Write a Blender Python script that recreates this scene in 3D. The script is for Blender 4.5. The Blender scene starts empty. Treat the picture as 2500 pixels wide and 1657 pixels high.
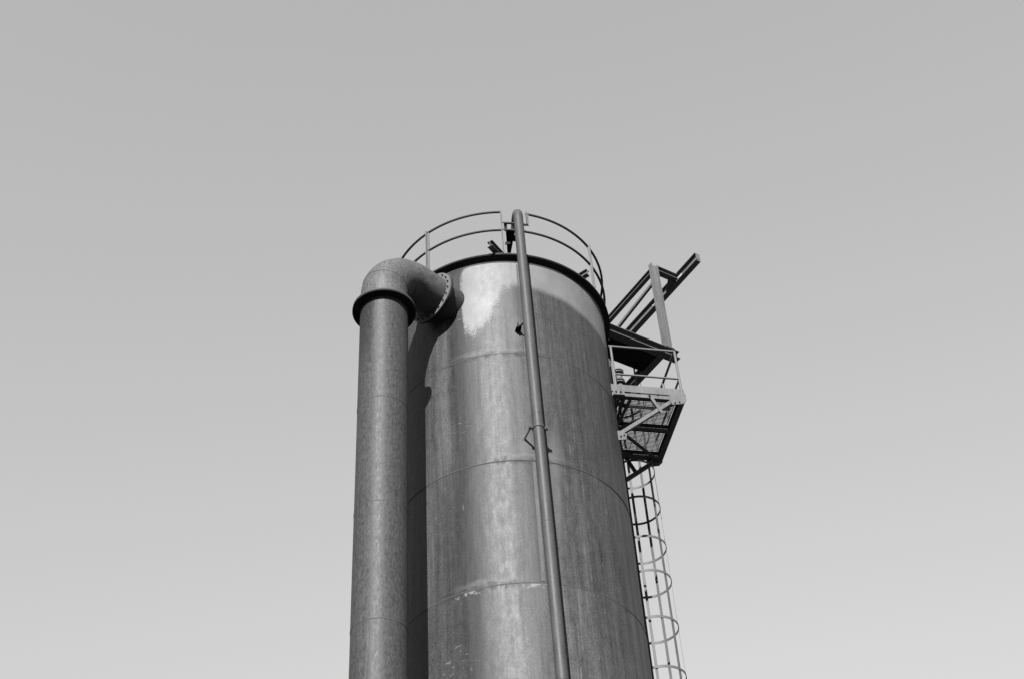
import bpy, math, random
from mathutils import Vector, Matrix
random.seed(7)
R = math.radians
SC = bpy.context.scene
COL = SC.collection

# ------------------------------------------------------------------ camera
U = 1.8                                  # silo radius in metres (all fitted numbers below are in silo radii)
EYE = 1.6                                # eye height
F, TH, ROLL, YAW, D = 3472.0, 0.7684, -0.072, 0.0113, 9.8002   # 50 mm lens, tilted up 44 degrees
fw = Vector((math.sin(YAW)*math.cos(TH), math.cos(YAW)*math.cos(TH), math.sin(TH)))
r0 = Vector((math.cos(YAW), -math.sin(YAW), 0)); u0 = r0.cross(fw)
rt = math.cos(ROLL)*r0 + math.sin(ROLL)*u0; up = -math.sin(ROLL)*r0 + math.cos(ROLL)*u0
CAMP = Vector((0, -D, 0))
def W(v): return Vector((v[0]*U, v[1]*U, v[2]*U + EYE))     # radii -> metres
cd = bpy.data.cameras.new('camera'); cam = bpy.data.objects.new('camera', cd); COL.objects.link(cam)
cd.sensor_width = 36; cd.lens = F/2500*36; cd.clip_end = 5000; cd.clip_start = 0.1
m = Matrix((rt, up, -fw)).transposed().to_4x4(); m.translation = W(CAMP); cam.matrix_world = m
SC.camera = cam

# ------------------------------------------------------------------ light
SUN_AZ, SUN_EL = R(-97.5), R(31)
sdir = Vector((math.cos(SUN_AZ)*math.cos(SUN_EL), math.sin(SUN_AZ)*math.cos(SUN_EL), math.sin(SUN_EL)))
wd = bpy.data.worlds.new('World'); SC.world = wd; wd.use_nodes = True
nt = wd.node_tree; nt.nodes.clear()
sky = nt.nodes.new('ShaderNodeTexSky'); sky.sky_type = 'NISHITA'; sky.sun_disc = False
sky.sun_elevation = SUN_EL; sky.sun_rotation = math.pi/2 - SUN_AZ
sky.air_density = 4.5; sky.dust_density = 0.0; sky.ozone_density = 1.0
bw = nt.nodes.new('ShaderNodeVectorMath'); bw.operation = 'DOT_PRODUCT'; bw.inputs[1].default_value = (.12, .33, .55); bg = nt.nodes.new('ShaderNodeBackground'); wo = nt.nodes.new('ShaderNodeOutputWorld')
nt.links.new(sky.outputs[0], bw.inputs[0]); nt.links.new(bw.outputs['Value'], bg.inputs[0]); nt.links.new(bg.outputs[0], wo.inputs[0])
bg.inputs[1].default_value = 0.051        # black-and-white film: one grey value, weighted to the blue that film sees best
sl = bpy.data.lights.new('sun', 'SUN'); sl.energy = 5.0; sl.angle = R(0.53); sl.color = (1, 1, 1)
so = bpy.data.objects.new('sun', sl); COL.objects.link(so); so.location = (-20, -60, 60)
so.rotation_euler = sdir.to_track_quat('Z', 'Y').to_euler()
SC.view_settings.view_transform = 'Standard'; SC.view_settings.look = 'None'
SC.view_settings.exposure = 1.88; SC.view_settings.gamma = 1.0

# ------------------------------------------------------------------ pixels of the 2500 x 1657 photograph -> points (radii)
def ray(px):
    a, b = (px[0]-1250)/F, -(px[1]-828.5)/F
    return rt*a + up*b + fw
def at_z(px, z):
    d = ray(px); return CAMP + d*(z/d.z)
def at_cyl(px, rho, far=False):
    d = ray(px); a = d.x*d.x+d.y*d.y; b = d.x*CAMP.x+d.y*CAMP.y; c = CAMP.x**2+CAMP.y**2-rho*rho
    s = math.sqrt(max(b*b-a*c, 0)); t = (-b+(s if far else -s))/a
    return CAMP + d*t
def at_plane(px, p, n):
    d = ray(px); n = Vector(n); return CAMP + d*((Vector(p)-CAMP).dot(n)/d.dot(n))
def z_at(xy, py):                         # height above xy whose picture row is py
    lo, hi = 0.0, 14.0
    for _ in range(60):
        mid = (lo+hi)/2; q = Vector((xy[0], xy[1], mid))-CAMP
        y = 828.5 - F*q.dot(up)/q.dot(fw)
        if y > py: lo = mid
        else: hi = mid
    return (lo+hi)/2

# ------------------------------------------------------------------ materials
class NG:
    def __init__(s, name):
        s.m = bpy.data.materials.new(name); s.m.use_nodes = True; s.t = s.m.node_tree
        s.b = s.t.nodes['Principled BSDF']
        s.tc = s.t.nodes.new('ShaderNodeTexCoord')
    def n(s, ty): return s.t.nodes.new(ty)
    def set(s, sock, v):
        if hasattr(v, 'is_output') or isinstance(v, bpy.types.NodeSocket): s.t.links.new(v, sock)
        else: sock.default_value = v
    def ma(s, op, a, b=0.0, c=0.0, clamp=False):
        n = s.n('ShaderNodeMath'); n.operation = op; n.use_clamp = clamp
        s.set(n.inputs[0], a); s.set(n.inputs[1], b); s.set(n.inputs[2], c); return n.outputs[0]
    def mr(s, v, a, b, c=0.0, d=1.0, smooth=True):
        n = s.n('ShaderNodeMapRange'); n.interpolation_type = 'SMOOTHSTEP' if smooth else 'LINEAR'
        s.set(n.inputs[0], v); s.set(n.inputs[1], a); s.set(n.inputs[2], b); s.set(n.inputs[3], c); s.set(n.inputs[4], d); return n.outputs[0]
    def noise(s, vec, scale, detail=3, rough=.55):
        n = s.n('ShaderNodeTexNoise'); s.t.links.new(vec, n.inputs['Vector'])
        n.inputs['Scale'].default_value = scale; n.inputs['Detail'].default_value = detail; n.inputs['Roughness'].default_value = rough
        return n.outputs[0]
    def vec(s, x, y, z):
        n = s.n('ShaderNodeCombineXYZ'); s.set(n.inputs[0], x); s.set(n.inputs[1], y); s.set(n.inputs[2], z); return n.outputs[0]
    def xyz(s, v):
        n = s.n('ShaderNodeSeparateXYZ'); s.t.links.new(v, n.inputs[0]); return n.outputs
    def mix(s, f, a, b):                 # floats: a*(1-f)+b*f
        n = s.n('ShaderNodeMix'); n.data_type = 'FLOAT'; s.set(n.inputs[0], f); s.set(n.inputs[2], a); s.set(n.inputs[3], b); return n.outputs[0]
    def curve(s, v, pts):                # piecewise linear map through a colour ramp (v in 0..1, values in 0..1)
        n = s.n('ShaderNodeValToRGB'); s.set(n.inputs[0], v); e = n.color_ramp.elements
        while len(e) > 1: e.remove(e[-1])
        e[0].position = pts[0][0]; e[0].color = (pts[0][1],)*3+(1,)
        for p, c in pts[1:]:
            q = e.new(p); q.color = (c, c, c, 1)
        return n.outputs[0]
    def done(s, col, rough=.55, spec=.4, bump=None, strength=.1, dist=.01, metal=0.0):
        if isinstance(col, bpy.types.NodeSocket): col = s.ma('MULTIPLY', col, .70)      # grimy, long-weathered steel
        s.set(s.b.inputs['Base Color'], s.vec(col, col, col) if isinstance(col, bpy.types.NodeSocket) else (col, col, col, 1))
        s.set(s.b.inputs['Roughness'], rough); s.b.inputs['Specular IOR Level'].default_value = spec; s.b.inputs['Metallic'].default_value = metal
        if bump is not None:
            n = s.n('ShaderNodeBump'); n.inputs['Strength'].default_value = strength; n.inputs['Distance'].default_value = dist
            s.t.links.new(bump, n.inputs['Height']); s.t.links.new(n.outputs[0], s.b.inputs['Normal'])
        return s.m

def steel(name, base, var=.35, grain=.3, rough=.5, spec=.4, streak=.3):
    g = NG(name); o = g.tc.outputs['Object']; x, y, z = g.xyz(o)
    big = g.noise(o, 2.3, 4); fine = g.noise(o, 45, 3, .75); st = g.noise(g.vec(x, y, g.ma('MULTIPLY', z, .08)), 22, 3)
    f = g.ma('ADD', g.ma('MULTIPLY', g.ma('SUBTRACT', big, .5), 2*var), g.ma('MULTIPLY', g.ma('SUBTRACT', fine, .5), 2*grain))
    f = g.ma('ADD', f, g.ma('MULTIPLY', g.ma('SUBTRACT', st, .5), 2*streak))
    c = g.ma('MULTIPLY', g.ma('MAXIMUM', g.ma('ADD', f, 1.0), .15), base)
    rg = g.ma('ADD', g.ma('MULTIPLY', g.ma('SUBTRACT', big, .5), .25), rough)
    return g.done(c, rg, spec, fine, .12, .004)

def silo_paint():
    g = NG('weathered_silo_paint'); o = g.tc.outputs['Object']; x, y, z = g.xyz(o)
    az = g.ma('MULTIPLY', g.ma('ARCTAN2', y, x), 180/math.pi)          # degrees, -90 faces the street
    zr = g.ma('DIVIDE', g.ma('SUBTRACT', z, EYE), U)                   # height in radii above eye level
    sc = g.vec(g.ma('MULTIPLY', az, math.pi/180*U), z, 0.0)            # unrolled surface in metres
    def unr(kx, kz):
        return g.vec(g.ma('MULTIPLY', az, math.pi/180*U*kx), g.ma('MULTIPLY', z, kz), 0.0)
    big = g.noise(unr(.9, .35), 1.0, 4); fine = g.noise(unr(46, 30), 1.0, 3, .8); mott = g.noise(unr(11, 5), 1.0, 5, .7)
    st = g.noise(unr(9, .35), 1.0, 4, .6); st2 = g.noise(unr(28, .8), 1.0, 3, .6)
    wob = g.ma('MULTIPLY', g.ma('SUBTRACT', g.noise(unr(1.2, .5), 1.0, 3), .5), 8)
    azw = g.ma('ADD', az, wob)
    f = g.ma('ADD', g.ma('MULTIPLY', g.ma('SUBTRACT', big, .5), .7), g.ma('MULTIPLY', g.ma('SUBTRACT', fine, .5), 2.3))
    f = g.ma('ADD', f, g.ma('MULTIPLY', g.ma('SUBTRACT', st, .5), 1.5))
    f = g.ma('ADD', f, g.ma('MULTIPLY', g.ma('SUBTRACT', mott, .5), 1.1))
    f = g.ma('ADD', f, g.ma('MULTIPLY', g.ma('SUBTRACT', st2, .5), .9))
    c = g.ma('MULTIPLY', g.ma('MAXIMUM', g.ma('ADD', f, 1.0), .12), .036)
    # broad bands of grime and worn paint; the sunward sheen is painted in too
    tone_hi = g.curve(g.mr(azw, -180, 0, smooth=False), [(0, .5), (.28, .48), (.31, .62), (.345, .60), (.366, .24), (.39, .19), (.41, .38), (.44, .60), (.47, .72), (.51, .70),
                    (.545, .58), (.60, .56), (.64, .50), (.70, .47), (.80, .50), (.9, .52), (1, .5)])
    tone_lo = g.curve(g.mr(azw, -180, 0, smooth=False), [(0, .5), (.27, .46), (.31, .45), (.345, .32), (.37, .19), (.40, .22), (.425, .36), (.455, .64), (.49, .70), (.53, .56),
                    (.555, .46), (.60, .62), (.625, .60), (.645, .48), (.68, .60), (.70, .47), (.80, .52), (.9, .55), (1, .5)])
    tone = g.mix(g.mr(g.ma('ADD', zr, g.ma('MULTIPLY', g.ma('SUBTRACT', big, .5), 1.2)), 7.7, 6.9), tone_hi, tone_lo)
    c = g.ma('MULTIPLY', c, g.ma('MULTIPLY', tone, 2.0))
    # each plate weathers a little differently
    ring_no = g.ma('FLOOR', g.ma('DIVIDE', g.ma('SUBTRACT', zr, .16), 1.17)); plate = g.ma('FLOOR', g.ma('DIVIDE', g.ma('ADD', az, g.ma('MULTIPLY', ring_no, 41.0)), 77.0))
    wn = g.n('ShaderNodeTexWhiteNoise'); wn.noise_dimensions = '2D'; g.t.links.new(g.vec(ring_no, plate, 0.0), wn.inputs['Vector'])
    c = g.ma('MULTIPLY', c, g.mix(wn.outputs['Value'], .86, 1.16))
    # dark specks where the coat has pitted
    pit = g.mr(g.noise(unr(36, 22), 1.0, 3, .75), .62, .72)
    c = g.ma('MULTIPLY', c, g.mix(g.ma('MULTIPLY', pit, g.mr(big, .35, .6)), 1.0, .45))
    # pale runs on the right flank
    m1 = g.ma('MULTIPLY', g.mr(st2, .56, .66), g.ma('MULTIPLY', g.mr(az, -72, -64), g.mr(az, -46, -56)))
    m1 = g.ma('MULTIPLY', m1, g.ma('MULTIPLY', g.mr(zr, 8.0, 7.4), g.mr(mott, .42, .55)))
    c = g.mix(g.ma('MULTIPLY', m1, .55), c, .09)
    # scuffs: short horizontal flecks on the left flank
    fl = g.noise(unr(7, 22), 1.0, 4, .7)
    m2 = g.ma('MULTIPLY', g.mr(fl, .60, .66), g.ma('MULTIPLY', g.mr(az, -136, -128), g.mr(az, -104, -113)))
    m2 = g.ma('MULTIPLY', m2, g.mr(g.noise(unr(.7, 1.0), 1.0, 2), .47, .58))
    c = g.mix(g.ma('MULTIPLY', m2, .6), c, .12)
    # long thin scratches anywhere
    m3 = g.ma('MULTIPLY', g.mr(g.noise(unr(30, 3.2), 1.0, 2, .5), .70, .74), g.mr(g.noise(unr(1.1, .6), 1.0, 2), .5, .62))
    c = g.mix(g.ma('MULTIPLY', m3, .5), c, .12)
    # grubby tide lines either side of the course joints
    for zs, a0, a1 in ((8.3503, -118, -70), (6.0096, -122, -88), (7.1759, -100, -60)):
        w = g.ma('ADD', zr, g.ma('MULTIPLY', g.ma('SUBTRACT', g.noise(unr(5, 9), 1.0, 5, .7), .5), .16))
        d = g.ma('ABSOLUTE', g.ma('SUBTRACT', w, zs))
        mk = g.ma('MULTIPLY', g.mr(d, .05, .012), g.ma('MULTIPLY', g.mr(az, a0-8, a0+6), g.mr(az, a1+8, a1-6)))
        c = g.mix(g.ma('MULTIPLY', g.ma('MULTIPLY', mk, .9), g.mr(mott, .36, .56)), c, .012)
        d2 = g.ma('ABSOLUTE', g.ma('SUBTRACT', w, zs+.045))
        mk2 = g.ma('MULTIPLY', g.mr(d2, .045, .0), g.ma('MULTIPLY', g.mr(az, a0, a0+14), g.mr(az, a1+4, a1-8)))
        c = g.mix(g.ma('MULTIPLY', mk2, .5), c, .075)
    # touched-up paint beside the pipe clamp
    for a0, z0, sa, sz in ((-67.0, 7.30, 3.6, .26), (-80.5, 7.33, 3.5, .16), (-68.5, 6.95, 2.6, .5), (-82, 8.62, 3.4, .16)):
        w1 = g.ma('DIVIDE', g.ma('SUBTRACT', azw, a0), sa); w2 = g.ma('DIVIDE', g.ma('SUBTRACT', zr, z0), sz)
        d = g.ma('ADD', g.ma('MULTIPLY', w1, w1), g.ma('MULTIPLY', w2, w2))
        d = g.ma('ADD', d, g.ma('MULTIPLY', g.ma('SUBTRACT', mott, .5), 1.6))
        c = g.mix(g.ma('MULTIPLY', g.mr(d, 1.6, -.2), .42), c, .085)
    # bare pale coat left at the top: band on the right, ragged patch on the left
    zb = g.curve(g.mr(az, -120, 0, smooth=False), [(0, .9), (.082, .9), (.093, .40), (.10, .20), (.142, .134), (.18, .207), (.21, .292), (.235, .446), (.255, .542),
                    (.272, .648), (.33, .676), (.36, .66), (.48, .63), (.57, .60), (.65, .567), (.8, .53), (1, .5)])
    zb = g.ma('ADD', g.ma('MULTIPLY', zb, 1.0), 8.5)
    rag = g.ma('MULTIPLY', g.ma('SUBTRACT', g.noise(unr(8, 4), 1.0, 7, .75), .5), .22)
    rag2 = g.ma('ADD', rag, g.ma('MULTIPLY', g.ma('SUBTRACT', fine, .5), .25))
    leftw = g.mr(az, -78, -86)
    dz = g.ma('SUBTRACT', g.ma('ADD', zr, g.ma('MULTIPLY', rag2, g.mix(leftw, .16, 1.25))), zb)
    mk = g.mr(dz, g.mix(leftw, -.02, -.08), g.mix(leftw, .07, .09))
    corner = g.ma('ADD', g.ma('MULTIPLY', g.ma('ADD', az, 109), .022), g.ma('SUBTRACT', 9.49, zr))   # dirty upper left corner
    mk = g.ma('MULTIPLY', mk, g.ma('MAXIMUM', g.mr(g.ma('ADD', corner, rag), .05, .13), g.mr(az, -100, -96)))
    mk = g.ma('MULTIPLY', mk, g.mr(g.ma('ADD', az, g.ma('MULTIPLY', rag2, 22)), -110.5, -107.5))
    sm = g.noise(unr(3, 2), 1.0, 4)
    pale = g.mix(leftw, .115, g.mix(g.mr(zr, 9.2, 8.95), .128, .145))
    pale = g.ma('MULTIPLY', pale, g.ma('ADD', g.ma('MULTIPLY', g.ma('SUBTRACT', sm, .5), .6), g.ma('ADD', 1.0, g.ma('MULTIPLY', g.ma('SUBTRACT', fine, .5), .35))))
    c = g.mix(g.ma('MULTIPLY', mk, .95), c, pale)
    # run-off dirt below the rim
    drip = g.ma('MULTIPLY', g.mr(g.noise(unr(16, .5), 1.0, 3, .6), .56, .68), g.mr(g.ma('ADD', zr, g.ma('MULTIPLY', st, .5)), 9.45, 9.75))
    c = g.ma('MULTIPLY', c, g.mix(drip, 1.0, .82))
    # flaked pale paint along the third joint
    fk = g.ma('MULTIPLY', g.mr(g.ma('ABSOLUTE', g.ma('SUBTRACT', zr, 5.982)), .024, .012), g.mr(g.noise(unr(9, 14), 1.0, 4, .7), .50, .56))
    fk = g.ma('MULTIPLY', fk, g.ma('MAXIMUM', g.ma('MULTIPLY', g.mr(az, -118, -116), g.mr(az, -103, -105)), g.ma('MULTIPLY', g.mr(az, -88, -86), g.mr(az, -70, -74))))
    c = g.mix(g.ma('MULTIPLY', fk, .8), c, .13)
    rg = g.ma('ADD', .54, g.ma('MULTIPLY', g.ma('SUBTRACT', mott, .5), .5))
    h = g.ma('ADD', g.ma('MULTIPLY', big, 3.0), g.ma('MULTIPLY', fine, .09))
    return g.done(c, rg, .14, h, .4, .03)

def duct_paint(name='weathered_duct_paint', base=.034):
    g = NG(name); o = g.tc.outputs['Object']; x, y, z = g.xyz(o)
    az = g.ma('ARCTAN2', y, x)
    def unr(kx, kz): return g.vec(g.ma('MULTIPLY', az, .36*kx), g.ma('MULTIPLY', z, kz), 0.0)
    big = g.noise(o, 1.6, 4); fine = g.noise(g.vec(x, y, g.ma('MULTIPLY', z, .45)), 45, 3, .8); st = g.noise(unr(30, 1.4), 1.0, 4, .65); mott = g.noise(unr(24, 9), 1.0, 4, .65)
    f = g.ma('ADD', g.ma('MULTIPLY', g.ma('SUBTRACT', big, .5), .5), g.ma('MULTIPLY', g.ma('SUBTRACT', fine, .5), 2.4))
    f = g.ma('ADD', f, g.ma('MULTIPLY', g.ma('SUBTRACT', st, .5), .8))
    f = g.ma('ADD', f, g.ma('MULTIPLY', g.ma('SUBTRACT', mott, .5), 1.3))
    c = g.ma('MULTIPLY', g.ma('MAXIMUM', g.ma('ADD', f, 1.0), .12), base)
    azd = g.ma('MULTIPLY', az, 180/math.pi)
    # pale vertical streaks low on the street side, a grimy patch under the flange on the left
    run = g.ma('MULTIPLY', g.mr(st, .56, .68), g.ma('MULTIPLY', g.mr(azd, -130, -108), g.mr(azd, -74, -88)))
    run = g.ma('MULTIPLY', run, g.mr(z, 12.4, 9.5))
    c = g.mix(g.ma('MULTIPLY', run, .5), c, .09)
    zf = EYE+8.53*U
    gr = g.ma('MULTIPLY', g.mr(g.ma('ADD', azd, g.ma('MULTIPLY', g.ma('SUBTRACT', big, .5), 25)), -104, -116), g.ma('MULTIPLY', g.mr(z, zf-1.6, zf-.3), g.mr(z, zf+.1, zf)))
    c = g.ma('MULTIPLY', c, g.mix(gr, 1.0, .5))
    return g.done(c, g.ma('ADD', .56, g.ma('MULTIPLY', g.ma('SUBTRACT', mott, .5), .5)), .14, g.ma('ADD', big, g.ma('MULTIPLY', fine, .3)), .2, .008)

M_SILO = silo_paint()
M_DUCT = duct_paint()
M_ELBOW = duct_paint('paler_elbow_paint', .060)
M_FLANGE = steel('flange_steel', .05, .35, .3, .6, .12, .2)
M_RIM = steel('rim_steel', .016, .3, .2, .7, .05)
M_WELD = steel('weld_bead', .05, .2, .18, .6, .12, .15)
M_RAIL = steel('railing_steel', .035, .2, .18, .6, .12, .15)
M_POST = steel('pale_galvanised_steel', .095, .2, .18, .6, .12, .15)
M_PLAT = steel('platform_galvanised_steel', .085, .4, .35, .6, .12, .4)
M_GIRD = steel('girder_steel', .09, .35, .35, .6, .12, .3)
M_LAD = steel('ladder_steel', .075, .35, .3, .6, .12, .2)
M_THIN = steel('thin_pipe_paint', .042, .3, .6, .52, .12)
M_STRIP = steel('pale_strip_paint', .062, .35, .5, .6, .12, .4)
M_WHITE = steel('white_paint_marks', .45, .2, .2, .6, .1, .1)
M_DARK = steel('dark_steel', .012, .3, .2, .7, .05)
def ground_mat():
    g = NG('asphalt'); o = g.tc.outputs['Object']
    a = g.noise(o, .12, 4); b = g.noise(o, 60, 3)
    return g.done(g.ma('MULTIPLY', g.ma('ADD', g.ma('MULTIPLY', a, .7), g.ma('ADD', .35, g.ma('MULTIPLY', b, .6))), .045), .9, .2, b, .4, .01)
M_GROUND = ground_mat()

# ------------------------------------------------------------------ mesh helpers (metres, world coordinates; children keep them relative to the thing)
class MB:
    def __init__(s): s.v = []; s.f = []; s.sm = []
    def add(s, vs, fs, smooth=False):
        k = len(s.v); s.v += [Vector(v) for v in vs]; s.f += [[i+k for i in f] for f in fs]; s.sm += [smooth]*len(fs); return s
    def box(s, c, ax, hs):               # centre, three axes, half sizes
        c = Vector(c); a = [Vector(q).normalized()*h for q, h in zip(ax, hs)]
        vs = [c+a[0]*i+a[1]*j+a[2]*k for i in (-1, 1) for j in (-1, 1) for k in (-1, 1)]
        return s.add(vs, [(0, 1, 3, 2), (4, 6, 7, 5), (0, 4, 5, 1), (2, 3, 7, 6), (0, 2, 6, 4), (1, 5, 7, 3)])
    def bar(s, p, q, w, h, upv=(0, 0, 1)):     # rectangular bar from p to q, width w (sideways) height h (up)
        p, q = Vector(p), Vector(q); d = q-p; L = d.length; d.normalize(); upv = Vector(upv)
        sd = d.cross(upv).normalized(); u2 = sd.cross(d).normalized()
        return s.box((p+q)/2, (d, sd, u2), (L/2, w/2, h/2))
    def section(s, p, q, prof, upv=(0, 0, 1)):  # extrude closed profile [(side, up)] from p to q
        p, q = Vector(p), Vector(q); d = (q-p).normalized(); upv = Vector(upv)
        sd = d.cross(upv).normalized(); u2 = sd.cross(d).normalized(); n = len(prof)
        vs = [p+sd*a+u2*b for a, b in prof]+[q+sd*a+u2*b for a, b in prof]
        fs = [(i, (i+1) % n, n+(i+1) % n, n+i) for i in range(n)]+[tuple(range(n-1, -1, -1)), tuple(range(n, 2*n))]
        return s.add(vs, fs)
    def ibeam(s, p, q, h, b, tf, tw, upv=(0, 0, 1)):
        H, B, w = h/2, b/2, tw/2
        s.section(p, q, [(-B, H-tf), (B, H-tf), (B, H), (-B, H)], upv)
        s.section(p, q, [(-B, -H), (B, -H), (B, -H+tf), (-B, -H+tf)], upv)
        return s.section(p, q, [(-w, -H+tf), (w, -H+tf), (w, H-tf), (-w, H-tf)], upv)
    def angle(s, p, q, a, t, upv=(0, 0, 1), flip=1):
        return s.section(p, q, [(0, 0), (a*flip, 0), (a*flip, t), (t*flip, t), (t*flip, a), (0, a)][::flip], upv)
    def tube(s, pts, r, n=12, caps=True, closed=False):
        pts = [Vector(p) for p in pts]; N = len(pts); rs = r if isinstance(r, (list, tuple)) else [r]*N
        ref = None; rings = []
        for i, p in enumerate(pts):
            if closed: d = (pts[(i+1) % N]-pts[i-1]).normalized()
            else: d = (pts[min(i+1, N-1)]-pts[max(i-1, 0)]).normalized()
            if ref is None:
                ref = Vector((0, 0, 1)) if abs(d.z) < .9 else Vector((1, 0, 0))
            ref = (ref-d*ref.dot(d)).normalized(); e = d.cross(ref)
            rings.append([p+(ref*math.cos(2*math.pi*k/n)+e*math.sin(2*math.pi*k/n))*rs[i] for k in range(n)])
        vs = [v for rg in rings for v in rg]; fs = []
        for i in range(N if closed else N-1):
            j = (i+1) % N
            for k in range(n): fs.append((i*n+k, i*n+(k+1) % n, j*n+(k+1) % n, j*n+k))
        s.add(vs, fs, True)
        if caps and not closed:
            s.add(rings[0], [tuple(range(n-1, -1, -1))]); s.add(rings[-1], [tuple(range(n))])
        return s
    def lathe(s, c, prof, n=128, smooth=True, closed=False, a0=0.0, a1=2*math.pi):   # profile [(radius, z)] about a vertical axis through c
        full = abs(a1-a0-2*math.pi) < 1e-6; na = n if full else n+1; vs = []
        for k in range(na):
            a = a0+(a1-a0)*k/n
            vs += [Vector((c[0]+r*math.cos(a), c[1]+r*math.sin(a), z)) for r, z in prof]
        P = len(prof); fs = []
        for k in range(n):
            k2 = (k+1) % na
            for i in range(P if closed else P-1):
                j = (i+1) % P; fs.append((k*P+i, k2*P+i, k2*P+j, k*P+j))
        return s.add(vs, fs, smooth)
    def disc_ring(s, c, ax, r0, r1, t, n=64):   # annular plate centred on c along axis ax, thickness t
        c = Vector(c); ax = Vector(ax).normalized(); e = Vector((0, 0, 1)) if abs(ax.z) < .9 else Vector((1, 0, 0))
        e = (e-ax*e.dot(ax)).normalized(); g = ax.cross(e)
        vs = []
        for k in range(n):
            a = 2*math.pi*k/n; d = e*math.cos(a)+g*math.sin(a)
            vs += [c+d*r0-ax*t/2, c+d*r1-ax*t/2, c+d*r1+ax*t/2, c+d*r0+ax*t/2]
        fs = []
        for k in range(n):
            j = (k+1) % n
            for i in range(4): fs.append((k*4+i, j*4+i, j*4+(i+1) % 4, k*4+(i+1) % 4))
        return s.add(vs, fs)
    def poly(s, pts, nrm, t):            # flat plate of thickness t with outline pts
        n = len(pts); o = Vector(nrm).normalized()*t/2; pts = [Vector(p) for p in pts]
        return s.add([p-o for p in pts]+[p+o for p in pts], [tuple(range(n-1, -1, -1)), tuple(range(n, 2*n))]+[(i, (i+1) % n, n+(i+1) % n, n+i) for i in range(n)])
    def mesh(s, name, org=(0, 0, 0)):
        me = bpy.data.meshes.new(name); o = Vector(org)
        me.from_pydata([tuple(v-o) for v in s.v], [], s.f); me.validate(); me.update()
        import bmesh
        bm = bmesh.new(); bm.from_mesh(me); bmesh.ops.recalc_face_normals(bm, faces=bm.faces); bm.to_mesh(me); bm.free()
        if len(me.polygons) == len(s.sm): me.polygons.foreach_set('use_smooth', s.sm)
        return me
    def build(s, name, mat, parent=None):
        org = root_loc(parent)
        me = s.mesh(name, org); me.materials.append(mat)
        o = bpy.data.objects.new(name, me); COL.objects.link(o)
        if parent is not None: o.parent = parent
        return o
def root_loc(o):
    v = Vector((0, 0, 0))
    while o is not None: v += o.location; o = o.parent
    return v
def thing(name, label, cat, loc=(0, 0, 0), group=None):
    o = bpy.data.objects.new(name, None); COL.objects.link(o); o.location = loc; o.empty_display_size = .2
    o['label'] = label; o['category'] = cat
    if group: o['group'] = group
    return o
BOLT = {}
def bolt(parent, p, ax, r, h, mat, name='bolt'):
    key = (round(r, 4), round(h, 4), mat.name)
    if key not in BOLT:
        b = MB(); vs = []; n = 6
        vs = [Vector((r*math.cos(k*math.pi/3), r*math.sin(k*math.pi/3), z)) for z in (0, h*.55) for k in range(n)]
        b.add(vs, [tuple(range(5, -1, -1)), tuple(range(6, 12))]+[(i, (i+1) % 6, 6+(i+1) % 6, 6+i) for i in range(6)])
        vs = [Vector((r*.5*math.cos(k*math.pi/3), r*.5*math.sin(k*math.pi/3), z)) for z in (h*.5, h) for k in range(n)]
        b.add(vs, [tuple(range(5, -1, -1)), tuple(range(6, 12))]+[(i, (i+1) % 6, 6+(i+1) % 6, 6+i) for i in range(6)])
        me = b.mesh('bolt'); me.materials.append(mat); BOLT[key] = me
    o = bpy.data.objects.new(name, BOLT[key]); COL.objects.link(o); o.parent = parent
    o.location = Vector(p)-root_loc(parent); o.rotation_euler = Vector(ax).to_track_quat('Z', 'Y').to_euler()
    return o
def arc(c, rho, z, a0, a1, n):           # points on a horizontal circle (radii), angles in degrees
    return [W((c[0]+rho*math.cos(R(a0+(a1-a0)*k/n)), c[1]+rho*math.sin(R(a0+(a1-a0)*k/n)), z)) for k in range(n+1)]
def zm(z): return z*U+EYE

# ------------------------------------------------------------------ ground
gb = MB(); S_ = 600; gb.add([(-S_, -S_, 0), (S_, -S_, 0), (S_, S_, 0), (-S_, S_, 0)], [(0, 1, 2, 3)])
gr = gb.build('ground', M_GROUND); gr['kind'] = 'structure'

# ------------------------------------------------------------------ silo
silo = thing('silo', 'tall round weathered steel silo of welded plate rings with pale patch under its rim', 'silo')
seams = [9.4895, 8.3503, 7.1759, 6.0096, 4.84, 3.67, 2.5, 1.33, .16]
zs = [9.505]+seams[1:]+[-EYE/U]
for i in range(len(zs)-1):
    rr = U+(.0045 if i % 2 else 0.0); a, b = zm(zs[i]), zm(zs[i+1])
    if i == len(zs)-2: b = 0.0
    n = 6; prof = [(rr, b+(a-b)*k/n) for k in range(n+1)]
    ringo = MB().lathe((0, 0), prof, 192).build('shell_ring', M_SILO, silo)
    if i == 0: ringo['label'] = 'top ring with bare pale paint below the rim'
for i, z in enumerate(seams):
    rw = .010
    MB().lathe((0, 0), [(U+.0005, zm(z)-rw*1.3), (U+rw, zm(z)-rw*.4), (U+rw, zm(z)+rw*.4), (U+.0005, zm(z)+rw*1.3)], 192).build('weld_seam', M_WELD, silo)
for a, z0, z1 in ((-79.0, 9.46, 8.36), (-79.7, 7.165, 6.02)):
    d = Vector((math.cos(R(a)), math.sin(R(a)), 0)); t = Vector((-d.y, d.x, 0))
    p, q = Vector((d.x*(U+.002), d.y*(U+.002), zm(z0))), Vector((d.x*(U+.002), d.y*(U+.002), zm(z1)))
    MB().section(p, q, [(-.011, -.004), (.011, -.004), (.004, .006), (-.004, .006)], d).build('weld_seam', M_WELD, silo)
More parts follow.
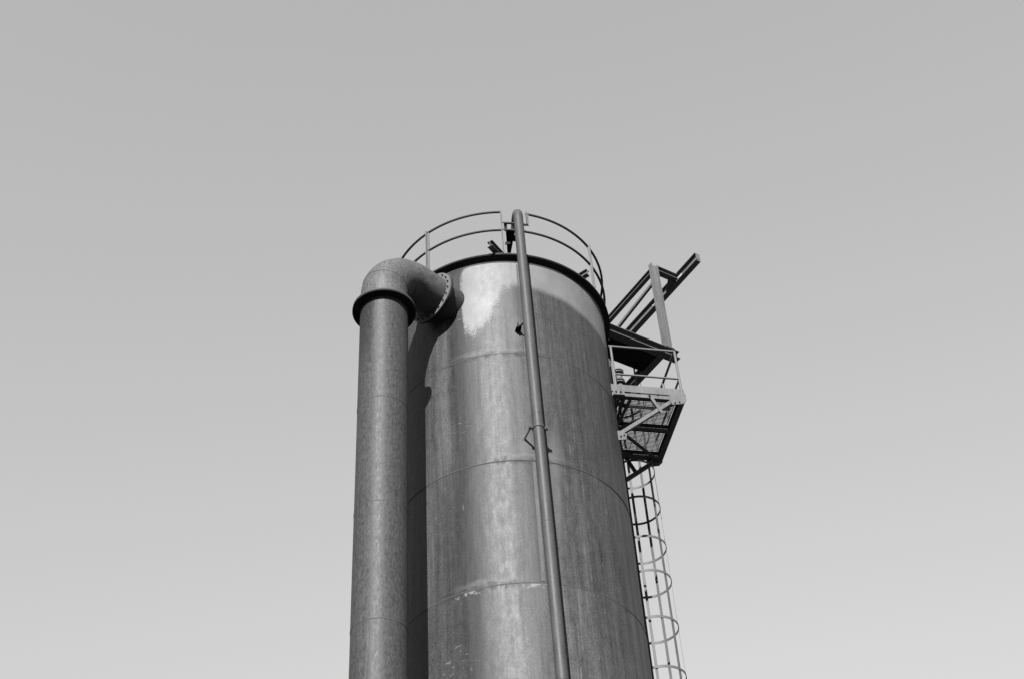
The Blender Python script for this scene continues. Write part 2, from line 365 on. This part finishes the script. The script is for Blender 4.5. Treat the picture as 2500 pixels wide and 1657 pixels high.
# vertical lap strip beside the thin pipe in the third ring
d = Vector((math.cos(R(-78.3)), math.sin(R(-78.3)), 0))
MB().bar(W((d.x*1.002, d.y*1.002, 7.162)), W((d.x*1.002, d.y*1.002, 6.023)), .05, .007, d).build('lap_strip', M_STRIP, silo)
RO = 1.056
rim = MB().lathe((0, 0), [(U-.004, zm(9.505)), (RO*U, zm(9.53)), (RO*U, zm(9.5465)), (U-.1, zm(9.5465))], 192, smooth=False).build('rim_flange', M_RIM, silo)
MB().lathe((0, 0), [(RO*U+.001, zm(9.540)), (RO*U+.006, zm(9.540)), (RO*U+.006, zm(9.5475)), (RO*U-.02, zm(9.5475))], 192, smooth=False).build('rim_lip', M_WELD, silo)
MB().lathe((0, 0), [(U-.05, zm(9.54)), (.9, zm(9.56)), (0.01, zm(9.58))], 96).build('roof', M_RIM, silo)

# roof beam ends sticking out past the rim
def stub(tip_px, tip_z, azin, L, h, b, label):
    tp = at_z(tip_px, tip_z); d = Vector((math.cos(R(azin)), math.sin(R(azin)), 0))
    p = W(tp); q = p+d*L; o = Vector((0, 0, h/2))
    t = thing('roof_beam', label, 'beam', (q.x, q.y, p.z))
    MB().section(p, q, [(-b/2, 0), (b/2, 0), (b/2, .008), (-b/2, .008)]).build('bottom_flange', M_GIRD, t)
    MB().section(p, q, [(-b/2, h-.008), (b/2, h-.008), (b/2, h), (-b/2, h)]).build('top_flange', M_GIRD, t)
    MB().section(p, q, [(-.004, .009), (.004, .009), (.004, h-.009), (-.004, h-.009)]).build('web', M_GIRD, t)
stub((1196, 601), 9.575, 59, 1.1, .12, .10, 'short steel roof beam end jutting over the rim left of the thin pipe')
stub((1436, 671), 9.575, 144, 1.0, .11, .09, 'short steel roof beam end jutting over the rim beside a railing post')

# ------------------------------------------------------------------ guard railing round the silo top
RR = 1.04; ZT, ZM = 10.135, 9.882
rail = thing('guard_railing', 'two-bar curved guard railing round the top of the silo', 'railing', (0, 0, zm(9.5465)))
def azpx(px, rho=RR):
    p = at_cyl(px, rho); return math.degrees(math.atan2(p.y, p.x)), p.z
aL, _ = azpx((1223.5, 560)); aR, _ = azpx((1284, 540))
_, zlow = azpx((1235, 545))
MB().tube(arc((0, 0), RR, ZT, aR, aL+360, 150), .021, 10).build('top_rail', M_RAIL, rail)
MB().tube(arc((0, 0), RR, ZM, 0, 360, 160)[:-1], .021, 10, closed=True).build('mid_rail', M_RAIL, rail)
MB().tube(arc((0, 0), RR, zlow, aL, aR, 14), .021, 10).build('lowered_rail', M_RAIL, rail)
def railpost(a, z0, z1, w=.05, t=.012):
    d = Vector((math.cos(R(a)), math.sin(R(a)), 0)); s_ = Vector((-d.y, d.x, 0))
    b = MB(); p, q = W(d*(RR-.006))+Vector((0, 0, 0)), None
    base = Vector((d.x*RR*U, d.y*RR*U, 0))
    b.section(base+Vector((0, 0, zm(z0))), base+Vector((0, 0, zm(z1))), [(0, 0), (w, 0), (w, t), (t, t), (t, w), (0, w)], d)
    return b.build('post', M_POST, rail)
p1, _ = azpx((1043, 580)); p2, _ = azpx((1440, 650))
for a in (aL, p1, p2, p1-44, p1-80, p2+40, p2+75, p2+110): railpost(a, 9.5465, ZT+.012)
railpost(aR, zlow-.012, ZT+.012)
dL = Vector((math.cos(R(aL)), math.sin(R(aL)), 0)); tL = Vector((-dL.y, dL.x, 0))
pb = W((dL.x*(RR-.03), dL.y*(RR-.03), 0)); pb.z = 0
MB().box(pb+tL*.07+Vector((0, 0, zm(9.965))), (dL, tL, (0, 0, 1)), (.02, .035, .07)).build('latch_plate', M_DARK, rail)
MB().bar(pb+tL*.02+Vector((0, 0, zm(9.73))), pb+tL*.14+Vector((0, 0, zm(9.73))), .02, .05).build('tie_bar', M_DARK, rail)

# ------------------------------------------------------------------ large duct with elbow into the silo
dp, bb, hw = 8.46, R(-6.5288), R(1.3583)
PC = Vector((dp*math.sin(bb), -D+dp*math.cos(bb), 0)); PR = dp*math.sin(hw)
LU = Vector((.669, .743, 0)).normalized()                 # elbow leg runs this way to the silo
ZL, SF, ZF = 9.10, .555, 8.53
pcm = W(PC); pcm.z = 0
duct = thing('duct_pipe', 'wide vertical steel duct turning through a flanged elbow into the silo', 'pipe', pcm)
pm = PR*U
psz = [ZF, 7.421, 6.403, 5.399, 4.39, 3.38, 2.37, 1.36, .35, -EYE/U]
for i in range(len(psz)-1):
    a, b = zm(psz[i]), max(zm(psz[i+1]), 0); rr = pm-(.0015 if i % 2 else 0)
    MB().lathe(pcm, [(rr, b), (rr, (a+b)/2), (rr, a)], 72).build('pipe_section', M_DUCT, duct)
    if i: MB().lathe(pcm, [(pm-.001, a-.008), (pm+.0035, a-.003), (pm+.0035, a+.003), (pm-.001, a+.008)], 72).build('weld_seam', M_WELD, duct)
FR_ = 1.33*pm
# pair of flanges where the elbow sits on the duct
f1 = MB().disc_ring(pcm+Vector((0, 0, zm(ZF)+.014)), (0, 0, 1), pm-.01, FR_, .028, 96).build('flange', M_RIM, duct)
f2 = MB().disc_ring(pcm+Vector((0, 0, zm(ZF)+.046)), (0, 0, 1), pm-.01, FR_-.004, .028, 96).build('flange', M_FLANGE, duct)
for k in range(20):
    a = 2*math.pi*(k+.5)/20; d = Vector((math.cos(a), math.sin(a), 0)); p = pcm+d*(pm+FR_)/2*1.01
    bolt(duct, p+Vector((0, 0, zm(ZF))), (0, 0, -1), .014, .03, M_RIM)
    bolt(duct, p+Vector((0, 0, zm(ZF)+.06)), (0, 0, 1), .014, .026, M_FLANGE)
# elbow: three rolled pieces with weld seams between them
RB = .38
def elbow():
    n = 72; side = LU.cross(Vector((0, 0, 1))).normalized()
    base = Vector((PC.x, PC.y, ZL-RB)); st = []
    z0 = ZF+.033
    for k in range(3): st.append((W(Vector((PC.x, PC.y, z0+(ZL-RB-z0)*k/2))), Vector((0, 0, 1)), -1.0))
    for k in range(1, 31):
        a = R(3*k); p = base+LU*(RB*(1-math.cos(a)))+Vector((0, 0, RB*math.sin(a)))
        st.append((W(p), LU*math.sin(a)+Vector((0, 0, math.cos(a))), 3*k))
    st.append((W(Vector((PC.x, PC.y, ZL))+LU*SF), LU, 91))
    def ring(c, d, rad):
        od = side.cross(d).normalized()
        return [c+side*math.cos(2*math.pi*k/n)*rad+od*math.sin(2*math.pi*k/n)*rad for k in range(n)]
    cuts = [0]+[i for i, q in enumerate(st) if q[2] in (15, 54)]+[len(st)-1]
    for a, b in zip(cuts[:-1], cuts[1:]):
        vs = []; fs = []
        for i in range(a, b+1): vs += ring(st[i][0], st[i][1], pm)
        for i in range(b-a):
            for k in range(n): fs.append((i*n+k, i*n+(k+1) % n, (i+1)*n+(k+1) % n, (i+1)*n+k))
        MB().add(vs, fs, True).build('elbow_piece', M_ELBOW, duct)
    for i in cuts[1:-1]: MB().tube(ring(st[i][0], st[i][1], pm), .006, 6, closed=True).build('weld_seam', M_WELD, duct)
    return st[-1][0]
FC = elbow()

MB().disc_ring(FC, LU, pm-.01, pm*1.25, .026, 96).build('flange', M_POST, duct)
MB().disc_ring(FC+LU*.034, LU, pm-.01, pm*1.25-.003, .03, 96).build('flange', M_RIM, duct)
hs = LU.cross(Vector((0, 0, 1))).normalized()
for k in range(20):
    a = 2*math.pi*(k+.5)/20; d = hs*math.cos(a)+Vector((0, 0, 1))*math.sin(a)
    bolt(duct, FC+d*pm*1.125-LU*.013, -LU, .014, .034, M_DARK)
# branch stub welded to the silo, running a little into the shell
MB().tube([FC+LU*.02, FC+LU*(.28*U)], pm, 72, caps=False).build('branch_stub', M_DUCT, duct)

# ------------------------------------------------------------------ thin riser pipe with gooseneck
tb = R(1.65); s_in = 1.145
lo, hi = 8.0, 9.4
for _ in range(60):
    mid = (lo+hi)/2
    if math.hypot(mid*math.sin(tb), -D+mid*math.cos(tb)) > s_in: lo = mid
    else: hi = mid
TC = Vector((lo*math.sin(tb), -D+lo*math.cos(tb), 0)); TR = lo*math.sin(R(.295))
tcm = W(TC); tcm.z = 0; tm = TR*U
inw = -Vector((TC.x, TC.y, 0)).normalized()
def tax(z): return W((TC.x-.0083*(z-8.3), TC.y, z))      # the pipe leans a touch
riser = thing('riser_pipe', 'thin vertical pipe up the silo front, bent over the railing at its top', 'pipe', tcm)
ztop = z_at((TC.x+TR*0, TC.y-TR), 522)
RBT = .13; gd = Vector((math.cos(R(97)), math.sin(R(97)), 0))
tj = [ztop, z_at((TC.x, TC.y-TR), 1004), 6.45, 5.1, 3.4, 1.7, -EYE/U]
for i in range(len(tj)-1):
    a, b = zm(tj[i]), max(zm(tj[i+1]), .0)
    MB().tube([tax(tj[i+1]), tax((tj[i]+tj[i+1])/2), tax(tj[i])], tm, 36, caps=False).build('pipe_section', M_THIN, riser)
    MB().lathe(tax(tj[i]), [(tm-.001, a-.006), (tm+.003, a-.002), (tm+.003, a+.002), (tm-.001, a+.006)], 36).build('weld_seam', M_WELD, riser)
gp = [tax(ztop)+gd*(RBT*U*(1-math.cos(t*math.pi/20)))+Vector((0, 0, RBT*U*math.sin(t*math.pi/20))) for t in range(0, 21)]
MB().tube(gp, tm, 36, caps=False).build('gooseneck', M_THIN, riser)
# inlet chute: shallow tapered tray on a leg, mouth under the bent pipe
ca = at_cyl((1246, 563), 1.0); cb = at_cyl((1243, 618), .74)
chute = thing('inlet_chute', 'dark tapered steel chute under the bent pipe end behind the railing', 'chute', W((cb.x, cb.y, 9.56)))
cA, cB = W(ca), W(cb); cd_ = Vector((cB.x-cA.x, cB.y-cA.y, 0)).normalized(); cs = Vector((-cd_.y, cd_.x, 0))
MB().poly([cA-cs*.075, cA+cs*.075, cB+cs*.026, cB-cs*.026], (0, 0, 1), .008).build('floor', M_DARK, chute)
for q_ in (-1, 1): MB().poly([cA+cs*q_*.076, cB+cs*q_*.028, cB+cs*q_*.028+Vector((0, 0, .05)), cA+cs*q_*.076+Vector((0, 0, .07))], cs, .005).build('side_wall', M_DARK, chute)
MB().bar(cA-cs*.082-cd_*.01, cA+cs*.082-cd_*.01, .02, .02).build('lip', M_DARK, chute)
MB().bar(cB-Vector((0, 0, .01)), Vector((cB.x, cB.y, zm(9.555))), .03, .03, cd_).build('leg', M_DARK, chute)

# clamp that holds the pipe off the wall
def clamp():
    zc = 7.395; z = zm(zc); sd = Vector((-inw.y, inw.x, 0)); sd = sd if sd.x > 0 else -sd
    t = thing('pipe_clamp', 'bolted ring clamp on struts holding the thin pipe off the silo', 'clamp', (tcm.x, tcm.y, z))
    c = tax(zc)
    MB().lathe(c, [(tm+.001, z-.022), (tm+.011, z-.022), (tm+.011, z+.022), (tm+.001, z+.022)], 40, smooth=False, closed=True).build('ring', M_THIN, t)
    for s_ in (-1, 1):
        l = c+sd*s_*(tm+.033)
        MB().box(l-inw*.010, (sd, inw, (0, 0, 1)), (.028, .005, .022)).build('lug', M_THIN, t)
        MB().box(l+inw*.010, (sd, inw, (0, 0, 1)), (.028, .005, .022)).build('lug', M_DARK, t)
        bolt(t, l+sd*s_*.006-inw*.015, -inw, .011, .024, M_POST)
        bolt(t, l+sd*s_*.006+inw*.015, inw, .011, .02, M_DARK)
        # strut to the wall, splayed outwards
        wa = Vector((.141, -.99, 0)).normalized() if s_ < 0 else Vector((.272, -.962, 0)).normalized()
        we = Vector((wa.x*U, wa.y*U, z))
        MB().bar(l+inw*.012, we, .012, .04).build('strut', M_THIN, t)
        MB().box(we+Vector((0, 0, 0)), (wa, Vector((-wa.y, wa.x, 0)), (0, 0, 1)), (.006, .04, .035)).build('wall_pad', M_THIN, t)
clamp()
def small_bracket():
    q = at_cyl((1266, 806), 1.0); z = zm(q.z); wa = Vector((q.x, q.y, 0)).normalized(); ta = Vector((-wa.y, wa.x, 0))
    p = Vector((wa.x*U, wa.y*U, z))
    t = thing('wall_bracket', 'small dark plate bracket on the silo beside the upper thin pipe', 'bracket', p)
    MB().bar(p-ta*.02, p-ta*.02+wa*.13, .008, .12).build('web_plate', M_DARK, t)
    MB().poly([p+ta*.035+wa*.001+Vector((0, 0, -.03)), p-ta*.06+wa*.001+Vector((0, 0, -.03)), p-ta*.05+wa*.10+Vector((0, 0, -.03)), p+ta*.03+wa*.15+Vector((0, 0, -.03))], (0, 0, 1), .01).build('shelf', M_DARK, t)
    e = tax(q.z)-Vector((0, 0, .03))
    MB().bar(p+wa*.1+Vector((0, 0, -.015)), e-inw*0+Vector((0, 0, .015)), .03, .008).build('strap', M_THIN, t)
small_bracket()

# ------------------------------------------------------------------ service platform with brackets and handrail
A12 = R(12); P1 = Vector((math.cos(A12), math.sin(A12), 0)); P2 = Vector((-math.sin(A12), math.cos(A12), 0))
def pf(x, y, z): v = P1*x+P2*y; return W((v.x, v.y, z))
HWD, XO = .437, 1.568
wall_x = lambda y: math.sqrt(1-y*y)
plat = thing('service_platform', 'small grated service platform bracketed off the silo side under the hoist deck', 'platform', pf(1.25, 0, 8.47))
ZB = 8.47
for y, s_ in ((-HWD, -1), (HWD, 1)):
    # toe plate and edge angle on each radial side
    MB().bar(pf(wall_x(y)-.005, y, 8.566), pf(XO+.012, y, 8.566), .008, .082*U).build('toe_plate', M_PLAT, plat)
    MB().bar(pf(wall_x(y)-.005, y-s_*.0035, 8.492), pf(XO, y-s_*.0035, 8.492), .007, .036*U).build('edge_angle', M_PLAT, plat)
    MB().bar(pf(wall_x(y)-.005, y-s_*.025, 8.476), pf(XO, y-s_*.025, 8.476), .04*U, .010).build('edge_angle', M_PLAT, plat)
    MB().bar(pf(wall_x(y)+.01, y+s_*.006, 8.505), pf(wall_x(y)+.115, y+s_*.006, 8.505), .012, .05*U).build('end_plate', M_PLAT, plat)
    for xx in (.035, .078): bolt(plat, pf(wall_x(y)+xx, y+s_*.010, 8.507), P2*s_, .015, .025, M_DARK)
    # diagonal bracket below
    zw = z_at((P1*wall_x(y)+P2*y).to_2d(), 1062) if s_ < 0 else None
    zw = 7.985
    n_ = P2*s_
    b = MB().angle(pf(wall_x(y)-.0, y, zw), pf(XO-.08, y, ZB-.005), .062, .008, -P2*s_); b.build('brace', M_PLAT, plat)
    MB().poly([pf(wall_x(y)-.01, y+s_*.004, zw-.045), pf(wall_x(y)+.07, y+s_*.004, zw-.03), pf(wall_x(y)+.085, y+s_*.004, zw+.03), pf(wall_x(y)+.03, y+s_*.004, zw+.065), pf(wall_x(y)-.01, y+s_*.004, zw+.06)], n_, .010).build('gusset', M_PLAT, plat)
    for dx, dz in ((.025, -.005), (.055, .012)): bolt(plat, pf(wall_x(y)+dx, y+s_*.008, zw+dz), P2*s_, .014, .022, M_DARK)
    MB().poly([pf(XO-.13, y+s_*.006, 8.535), pf(XO-.01, y+s_*.006, 8.575), pf(XO+.022, y+s_*.006, 8.545), pf(XO+.02, y+s_*.006, 8.47), pf(XO-.02, y+s_*.006, 8.425), pf(XO-.12, y+s_*.006, 8.405), pf(XO-.14, y+s_*.006, 8.45)], n_, .010).build('gusset', M_PLAT, plat)
    for dx, dz in ((-.095, 8.425), (-.05, 8.438)): bolt(plat, pf(XO+dx, y+s_*.010, dz), P2*s_, .014, .022, M_DARK)
    # short hanger between edge and brace
    MB().angle(pf(1.235, y+s_*.006, 8.50), pf(1.325, y+s_*.006, 8.30), .05, .007, -P2*s_).build('hanger', M_PLAT, plat)
    bolt(plat, pf(1.245, y+s_*.011, 8.487), P2*s_, .015, .025, M_DARK)
# outer edge beam, middle beam, inner beam, plan bracing
MB().ibeam(pf(XO-.012, -HWD+.01, 8.505), pf(XO-.012, HWD-.01, 8.505), .07*U, .05*U, .008, .007).build('outer_beam', M_PLAT, plat)
MB().bar(pf(XO+.01, -HWD+.012, 8.575), pf(XO+.01, HWD-.012, 8.575), .008, .062*U).build('toe_plate', M_PLAT, plat)
MB().ibeam(pf(.985, 0, 8.50), pf(XO-.04, 0, 8.50), .06*U, .055*U, .008, .007).build('middle_beam', M_PLAT, plat)
MB().ibeam(pf(wall_x(.40)+.01, HWD-.05, 8.50), pf(XO-.04, HWD-.05, 8.50), .06*U, .055*U, .008, .007).build('rear_beam', M_PLAT, plat)
def flat(p, q, w, t, name='plan_brace'): MB().bar(p, q, w, t).build(name, M_PLAT, plat)
flat(pf(XO-.06, -HWD+.03, 8.463), pf(1.08, -.03, 8.463), .055, .008); flat(pf(1.08, .03, 8.461), pf(XO-.06, HWD-.05, 8.461), .06, .008)
flat(pf(1.07, -HWD+.03, 8.459), pf(1.03, -.03, 8.459), .055, .008)
flat(pf(.945, -HWD+.03, 8.457), pf(1.00, -.05, 8.457), .05, .008)
flat(pf(1.02, -HWD+.04, 8.4965), pf(1.02, HWD-.08, 8.4965), .05, .05, 'inner_beam')
MB().poly([pf(.99, HWD-.13, 8.452), pf(1.20, HWD-.13, 8.452), pf(1.22, HWD-.06, 8.452), pf(.97, HWD-.06, 8.452)], (0, 0, 1), .01).build('corner_plate', M_PLAT, plat)
MB().poly([pf(.90, HWD-.02, 8.44), pf(.99, HWD-.02, 8.45), pf(.985, HWD-.02, 8.36), pf(.93, HWD-.02, 8.33), pf(.90, HWD-.02, 8.34)], P2, .010).build('wall_plate', M_PLAT, plat)
# grating: every bearing bar and cross rod
gz = 8.53; pitch = .0183; ny = int((2*HWD-.03)/pitch)
gbar = MB().box((0, 0, 0), ((1, 0, 0), (0, 1, 0), (0, 0, 1)), (.5, .0025, .0075)).mesh('grating_bar'); gbar.materials.append(M_DARK)
grat = MB().bar(pf(XO-.05, -HWD+.02, gz), pf(XO-.05, HWD-.02, gz), .008, .02).build('grating', M_PLAT, plat)
gl = root_loc(grat)
for k in range(ny+1):
    y = -HWD+.015+k*pitch
    x0 = max(wall_x(y)+.03, .98); c = (pf(x0, y, gz)+pf(XO-.05, y, gz))/2
    o = bpy.data.objects.new('grating_bar', gbar); COL.objects.link(o); o.parent = grat; o.location = c-gl; o.rotation_euler = (0, 0, A12); o.scale = ((XO-.05-x0)*U, 1, 1)
for k in range(8):
    x = XO-.10-k*.073
    if x > .99: MB().bar(pf(x, -HWD+.015, gz+.002), pf(x, HWD-.015, gz+.002), .007, .006).build('cross_rod', M_PLAT, grat)
MB().bar(pf(1.03, -.215, 8.56), pf(XO-.06, -.215, 8.56), .075, .03).build('floor_plate', M_PLAT, plat)
# handrail
HT, HM = 9.083, 8.735
hrail = MB().tube([pf(.925, -HWD, HT), pf(XO-.01, -HWD, HT)], .021, 12).build('top_rail', M_POST, plat)
MB().tube([pf(.94, -HWD, HM), pf(XO-.01, -HWD, HM)], .018, 12).build('mid_rail', M_POST, plat)
MB().tube([pf(XO-.01, -HWD, HT), pf(XO-.01, HWD, HT)], .021, 12).build('top_rail', M_POST, plat)
MB().tube([pf(XO-.01, -HWD, HM), pf(XO-.01, HWD, HM)], .018, 12).build('mid_rail', M_POST, plat)
for x, y in ((XO-.01, -HWD), (.945, -HWD), (XO-.01, HWD), (XO-.01, .0), (1.13, HWD)):
    MB().tube([pf(x, y, 8.53), pf(x, y, HT)], .021, 12).build('post', M_POST, plat)

# ------------------------------------------------------------------ flanged nozzle behind the handrail
vp = at_plane((1512, 925), P2*-.30, P2); vm = W((vp.x, vp.y, 0)); vm.z = 0
valve = thing('flanged_nozzle', 'short stack of bolted pipe flanges behind the platform handrail', 'pipe fitting', (vm.x, vm.y, zm(8.556)))
z0, z1 = zm(8.556), zm(z_at((vp.x, vp.y), 901))
MB().lathe(vm, [(.05, z0), (.05, z1)], 28).build('barrel', M_POST, valve)
for py, r_ in ((907, .088), (911.5, .088), (927, .075), (931, .09), (936.5, .095)):
    z = zm(z_at((vp.x, vp.y), py)); MB().disc_ring(vm+Vector((0, 0, z)), (0, 0, 1), .045, r_, .010, 32).build('flange', M_POST, valve)
for k in range(8):
    a = k*math.pi/4+.3; d = Vector((math.cos(a), math.sin(a), 0))
    for py in (909.5, 933.5): bolt(valve, vm+d*.072+Vector((0, 0, zm(z_at((vp.x, vp.y), py))-.022)), (0, 0, 1), .010, .045, M_LAD)

# ------------------------------------------------------------------ caged ladder
AC = 1.326, .607
lc = P1*AC[0]+P2*AC[1]; LR = .212; lout = math.degrees(math.atan2(lc.y, lc.x))
lad = thing('caged_ladder', 'tall caged access ladder of hoops and flat strips behind the platform', 'ladder', W((lc.x, lc.y, -EYE/U+.01)))
hoop_rows = [1150, 1238, 1334, 1417, 1529, 1650]
ed = Vector((math.cos(R(-6)), math.sin(R(-6)), 0))
hz = [z_at((lc+ed*LR).to_2d(), y) for y in hoop_rows]
hz = [hz[0]+.45*3, hz[0]+.45*2, hz[0]+.45]+hz+[hz[-1]-.45*k for k in range(1, 9)]
def flatarc(c, r, z, a0, a1, h, t, n=40):
    b = MB(); pts = [R(a0+(a1-a0)*k/n) for k in range(n+1)]; vs = []
    for a in pts:
        d = Vector((math.cos(a), math.sin(a), 0)); p = W((c.x, c.y, z))+d*r*U
        vs += [p-Vector((0, 0, h/2)), p+d*t-Vector((0, 0, h/2)), p+d*t+Vector((0, 0, h/2)), p+Vector((0, 0, h/2))]
    fs = []
    for k in range(n):
        for i in range(4): fs.append((k*4+i, k*4+4+i, k*4+4+(i+1) % 4, k*4+(i+1) % 4))
    fs += [(3, 2, 1, 0), (4*n, 4*n+1, 4*n+2, 4*n+3)]
    return b.add(vs, fs)
for z in hz:
    if zm(z) > 2.3: flatarc(lc, LR, z, lout-150, lout+150, .042, .007).build('hoop', M_LAD, lad)
for a in (-6, 31, 60, 91, 118, -44):
    d = Vector((math.cos(R(a)), math.sin(R(a)), 0)); t = Vector((-d.y, d.x, 0))
    p = W((lc.x, lc.y, 0))+d*(LR*U-.0045); lo_, hi_ = zm(max(hz[-1], .4)), zm(hz[0])
    MB().box(Vector((p.x, p.y, (lo_+hi_)/2)), (d, t, (0, 0, 1)), (.003, .022, (hi_-lo_)/2)).build('cage_strip', M_LAD, lad)
do = Vector((math.cos(R(lout)), math.sin(R(lout)), 0)); to = Vector((-do.y, do.x, 0))
lb = W((lc.x, lc.y, 0))-do*LR*U*.97; lb.z = 0
ztopl = zm(hz[0]+.1)
for s_ in (-1, 1): MB().bar(lb+to*s_*.22+Vector((0, 0, .25)), lb+to*s_*.22+Vector((0, 0, ztopl)), .05, .012, do).build('stile', M_LAD, lad)
rung = MB().tube([-to*.22, to*.22], .012, 8).mesh('rung'); rung.materials.append(M_LAD)
z = .45
while z < ztopl-.1:
    o = bpy.data.objects.new('rung', rung); COL.objects.link(o); o.parent = lad; o.location = lb+Vector((0, 0, z))-root_loc(lad); z += .28
z = 1.2
while z < zm(9.3):
    for s_ in (-1, 1):
        a_ = lb+to*s_*.22+Vector((0, 0, z)); e_ = Vector((a_.x, a_.y, 0)); k_ = 0
        q = e_-do*(math.sqrt(max(e_.dot(do)**2-(e_.dot(e_)-U*U), 0))*-1+e_.dot(do))
        MB().bar(a_, Vector((q.x, q.y, z)), .008, .05).build('wall_stay', M_LAD, lad)
    z += 2.4

# ------------------------------------------------------------------ hoist gantry: deck, column, cross beam, monorail
A33 = R(33.2); G1 = Vector((math.cos(A33), math.sin(A33), 0)); G2 = Vector((-math.sin(A33), math.cos(A33), 0))
def gf(x, y, z): v = G1*x+G2*y; return W((v.x, v.y, z))
def gl2(p): v = Vector((p.x, p.y, 0)); return v.dot(G1), v.dot(G2)
ZD0, ZD1 = 9.62, 9.72
_, yF = gl2(at_z((1572, 822), ZD1)); xR, _ = gl2(at_z((1658, 857), ZD1))
_, yB = gl2(at_z((1540, 897), ZD0)); HB = .044
yc = yF+HB
gan = thing('hoist_gantry', 'steel hoist gantry with dark deck and long beam jutting out beside the silo', 'gantry', gf(1.3, yc, ZD0))
def gi(name, p, q, h, b, tf=.011, tw=.008, upv=(0, 0, 1), mat=None): return MB().ibeam(p, q, h, b, tf, tw, upv).build(name, mat or M_GIRD, gan)
zmid = (ZD0+ZD1)/2; hD = (ZD1-ZD0)*U
gi('front_beam', gf(.62, yc, zmid), gf(xR, yc, zmid), hD, 2*HB*U)
xs = 1.615
gi('side_beam', gf(xs, yc+HB+.002, zmid-.004), gf(xs, 1.15, zmid-.004), hD*.9, .075*U)
gi('rear_beam', gf(.75, yB-.04, zmid+.002), gf(xs-.04, yB-.04, zmid+.002), hD*.85, .06*U)
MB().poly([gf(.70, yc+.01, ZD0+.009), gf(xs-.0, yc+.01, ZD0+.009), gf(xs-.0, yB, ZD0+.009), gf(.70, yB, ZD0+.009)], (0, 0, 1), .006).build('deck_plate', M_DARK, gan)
xc, _ = gl2(at_z((1634, 851), ZD1)); colxy = G1*xc+G2*yc
zt = z_at((colxy.x, colxy.y), 648)
gi('column', gf(xc, yc, ZD1+.003), gf(xc, yc, zt), .15, .10, .010, .008, G1)
MB().bar(gf(xc-.05, yc, ZD1+.0045), gf(xc+.05, yc, ZD1+.0045), .18, .012).build('base_plate', M_GIRD, gan)
hC = .13/U
zcb = zt-.02-hC/2
hx, _ = gl2(at_plane((1652, 672), gf(xc, yc, zcb)/1.0 - Vector((0, 0, EYE)) if False else (colxy.x, colxy.y, 0), G2))
gi('cross_beam', gf(xc+.044, yc, zcb), gf(hx-.02, yc, zcb), hC*U, .12)
gi('back_beam', gf(xc, yc+.03, zcb-.006), gf(xc, 1.1, zcb-.006), .12, .085, .009, .008)
tipz = zcb-.006; tip = at_z((1707, 630), tipz); _, yt = gl2(tip)
gi('monorail_beam', gf(hx, yt, tipz), gf(hx, 1.25, tipz), .20, .115, .012, .008)
MB().box(gf(hx, yt-.004, tipz), (G1, G2, (0, 0, 1)), (.045, .005, .075)).build('end_stop', M_GIRD, gan)
# gusset at the joint and the pale diagonal brace behind the column
MB().poly([gf(hx-.12, yc+.02, tipz-.045), gf(hx-.02, yc+.02, tipz-.045), gf(hx-.02, yc+.20, tipz-.045)], (0, 0, 1), .010).build('gusset', M_GIRD, gan)
b0 = at_plane((1600, 684), (colxy.x, colxy.y, 0), G1); b1 = at_plane((1511, 797), (colxy.x, colxy.y, 0), G1)
MB().bar(W(b0), W(b1+(b1-b0)*.15), .05, .06).build('brace', M_GIRD, gan)
for s_ in (-1, 1):
    for dy in (-.03, .03): bolt(gan, gf(xc+s_*.037, yc+dy, ZD1+.011), (0, 0, 1), .014, .03, M_DARK)

# hand-painted white marks on the web of the monorail beam
def mark(name, strokes):
    b = MB()
    for (a0, v0), (a1, v1) in strokes:
        p, q = gf(hx, a0, tipz+v0)-G1*.0058, gf(hx, a1, tipz+v1)-G1*.0058
        b.bar(p, q, .003, .011, G1.cross((q-p).normalized()))
    return b.build(name, M_WHITE, gan)
def web_y(px): return gl2(at_plane(px, (G1*hx).to_3d(), G1))[1]
y0, y1 = web_y((1664, 668)), web_y((1642, 690))
ya, yb = min(y0, y1), max(y0, y1); st_ = (yb-ya)/4
for k, gly in enumerate(([((0, -1), (0, 1)), ((0, 1), (.6, 1)), ((.6, 1), (.6, 0)), ((0, 0), (.6, 0))], [((0, -1), (0, 1)), ((.6, -1), (.6, 1)), ((0, -1), (.6, -1)), ((0, 1), (.6, 1))],
                        [((0, 1), (.6, 1)), ((0, 1), (0, 0)), ((0, 0), (.6, 0)), ((.6, 0), (.6, -1)), ((0, -1), (.6, -1))], [((0, -1), (0, 1)), ((.6, -1), (.6, 1)), ((0, 0), (.6, 0))])):
    mark('painted_mark', [((ya+st_*(k+a), v*.022-.005), (ya+st_*(k+c_), w*.022-.005)) for (a, v), (c_, w) in gly])
yq = web_y((1597, 749)); mark('painted_mark', [((yq-.015, -.02), (yq+.02, .02)), ((yq-.02, .005), (yq+.015, -.015))])
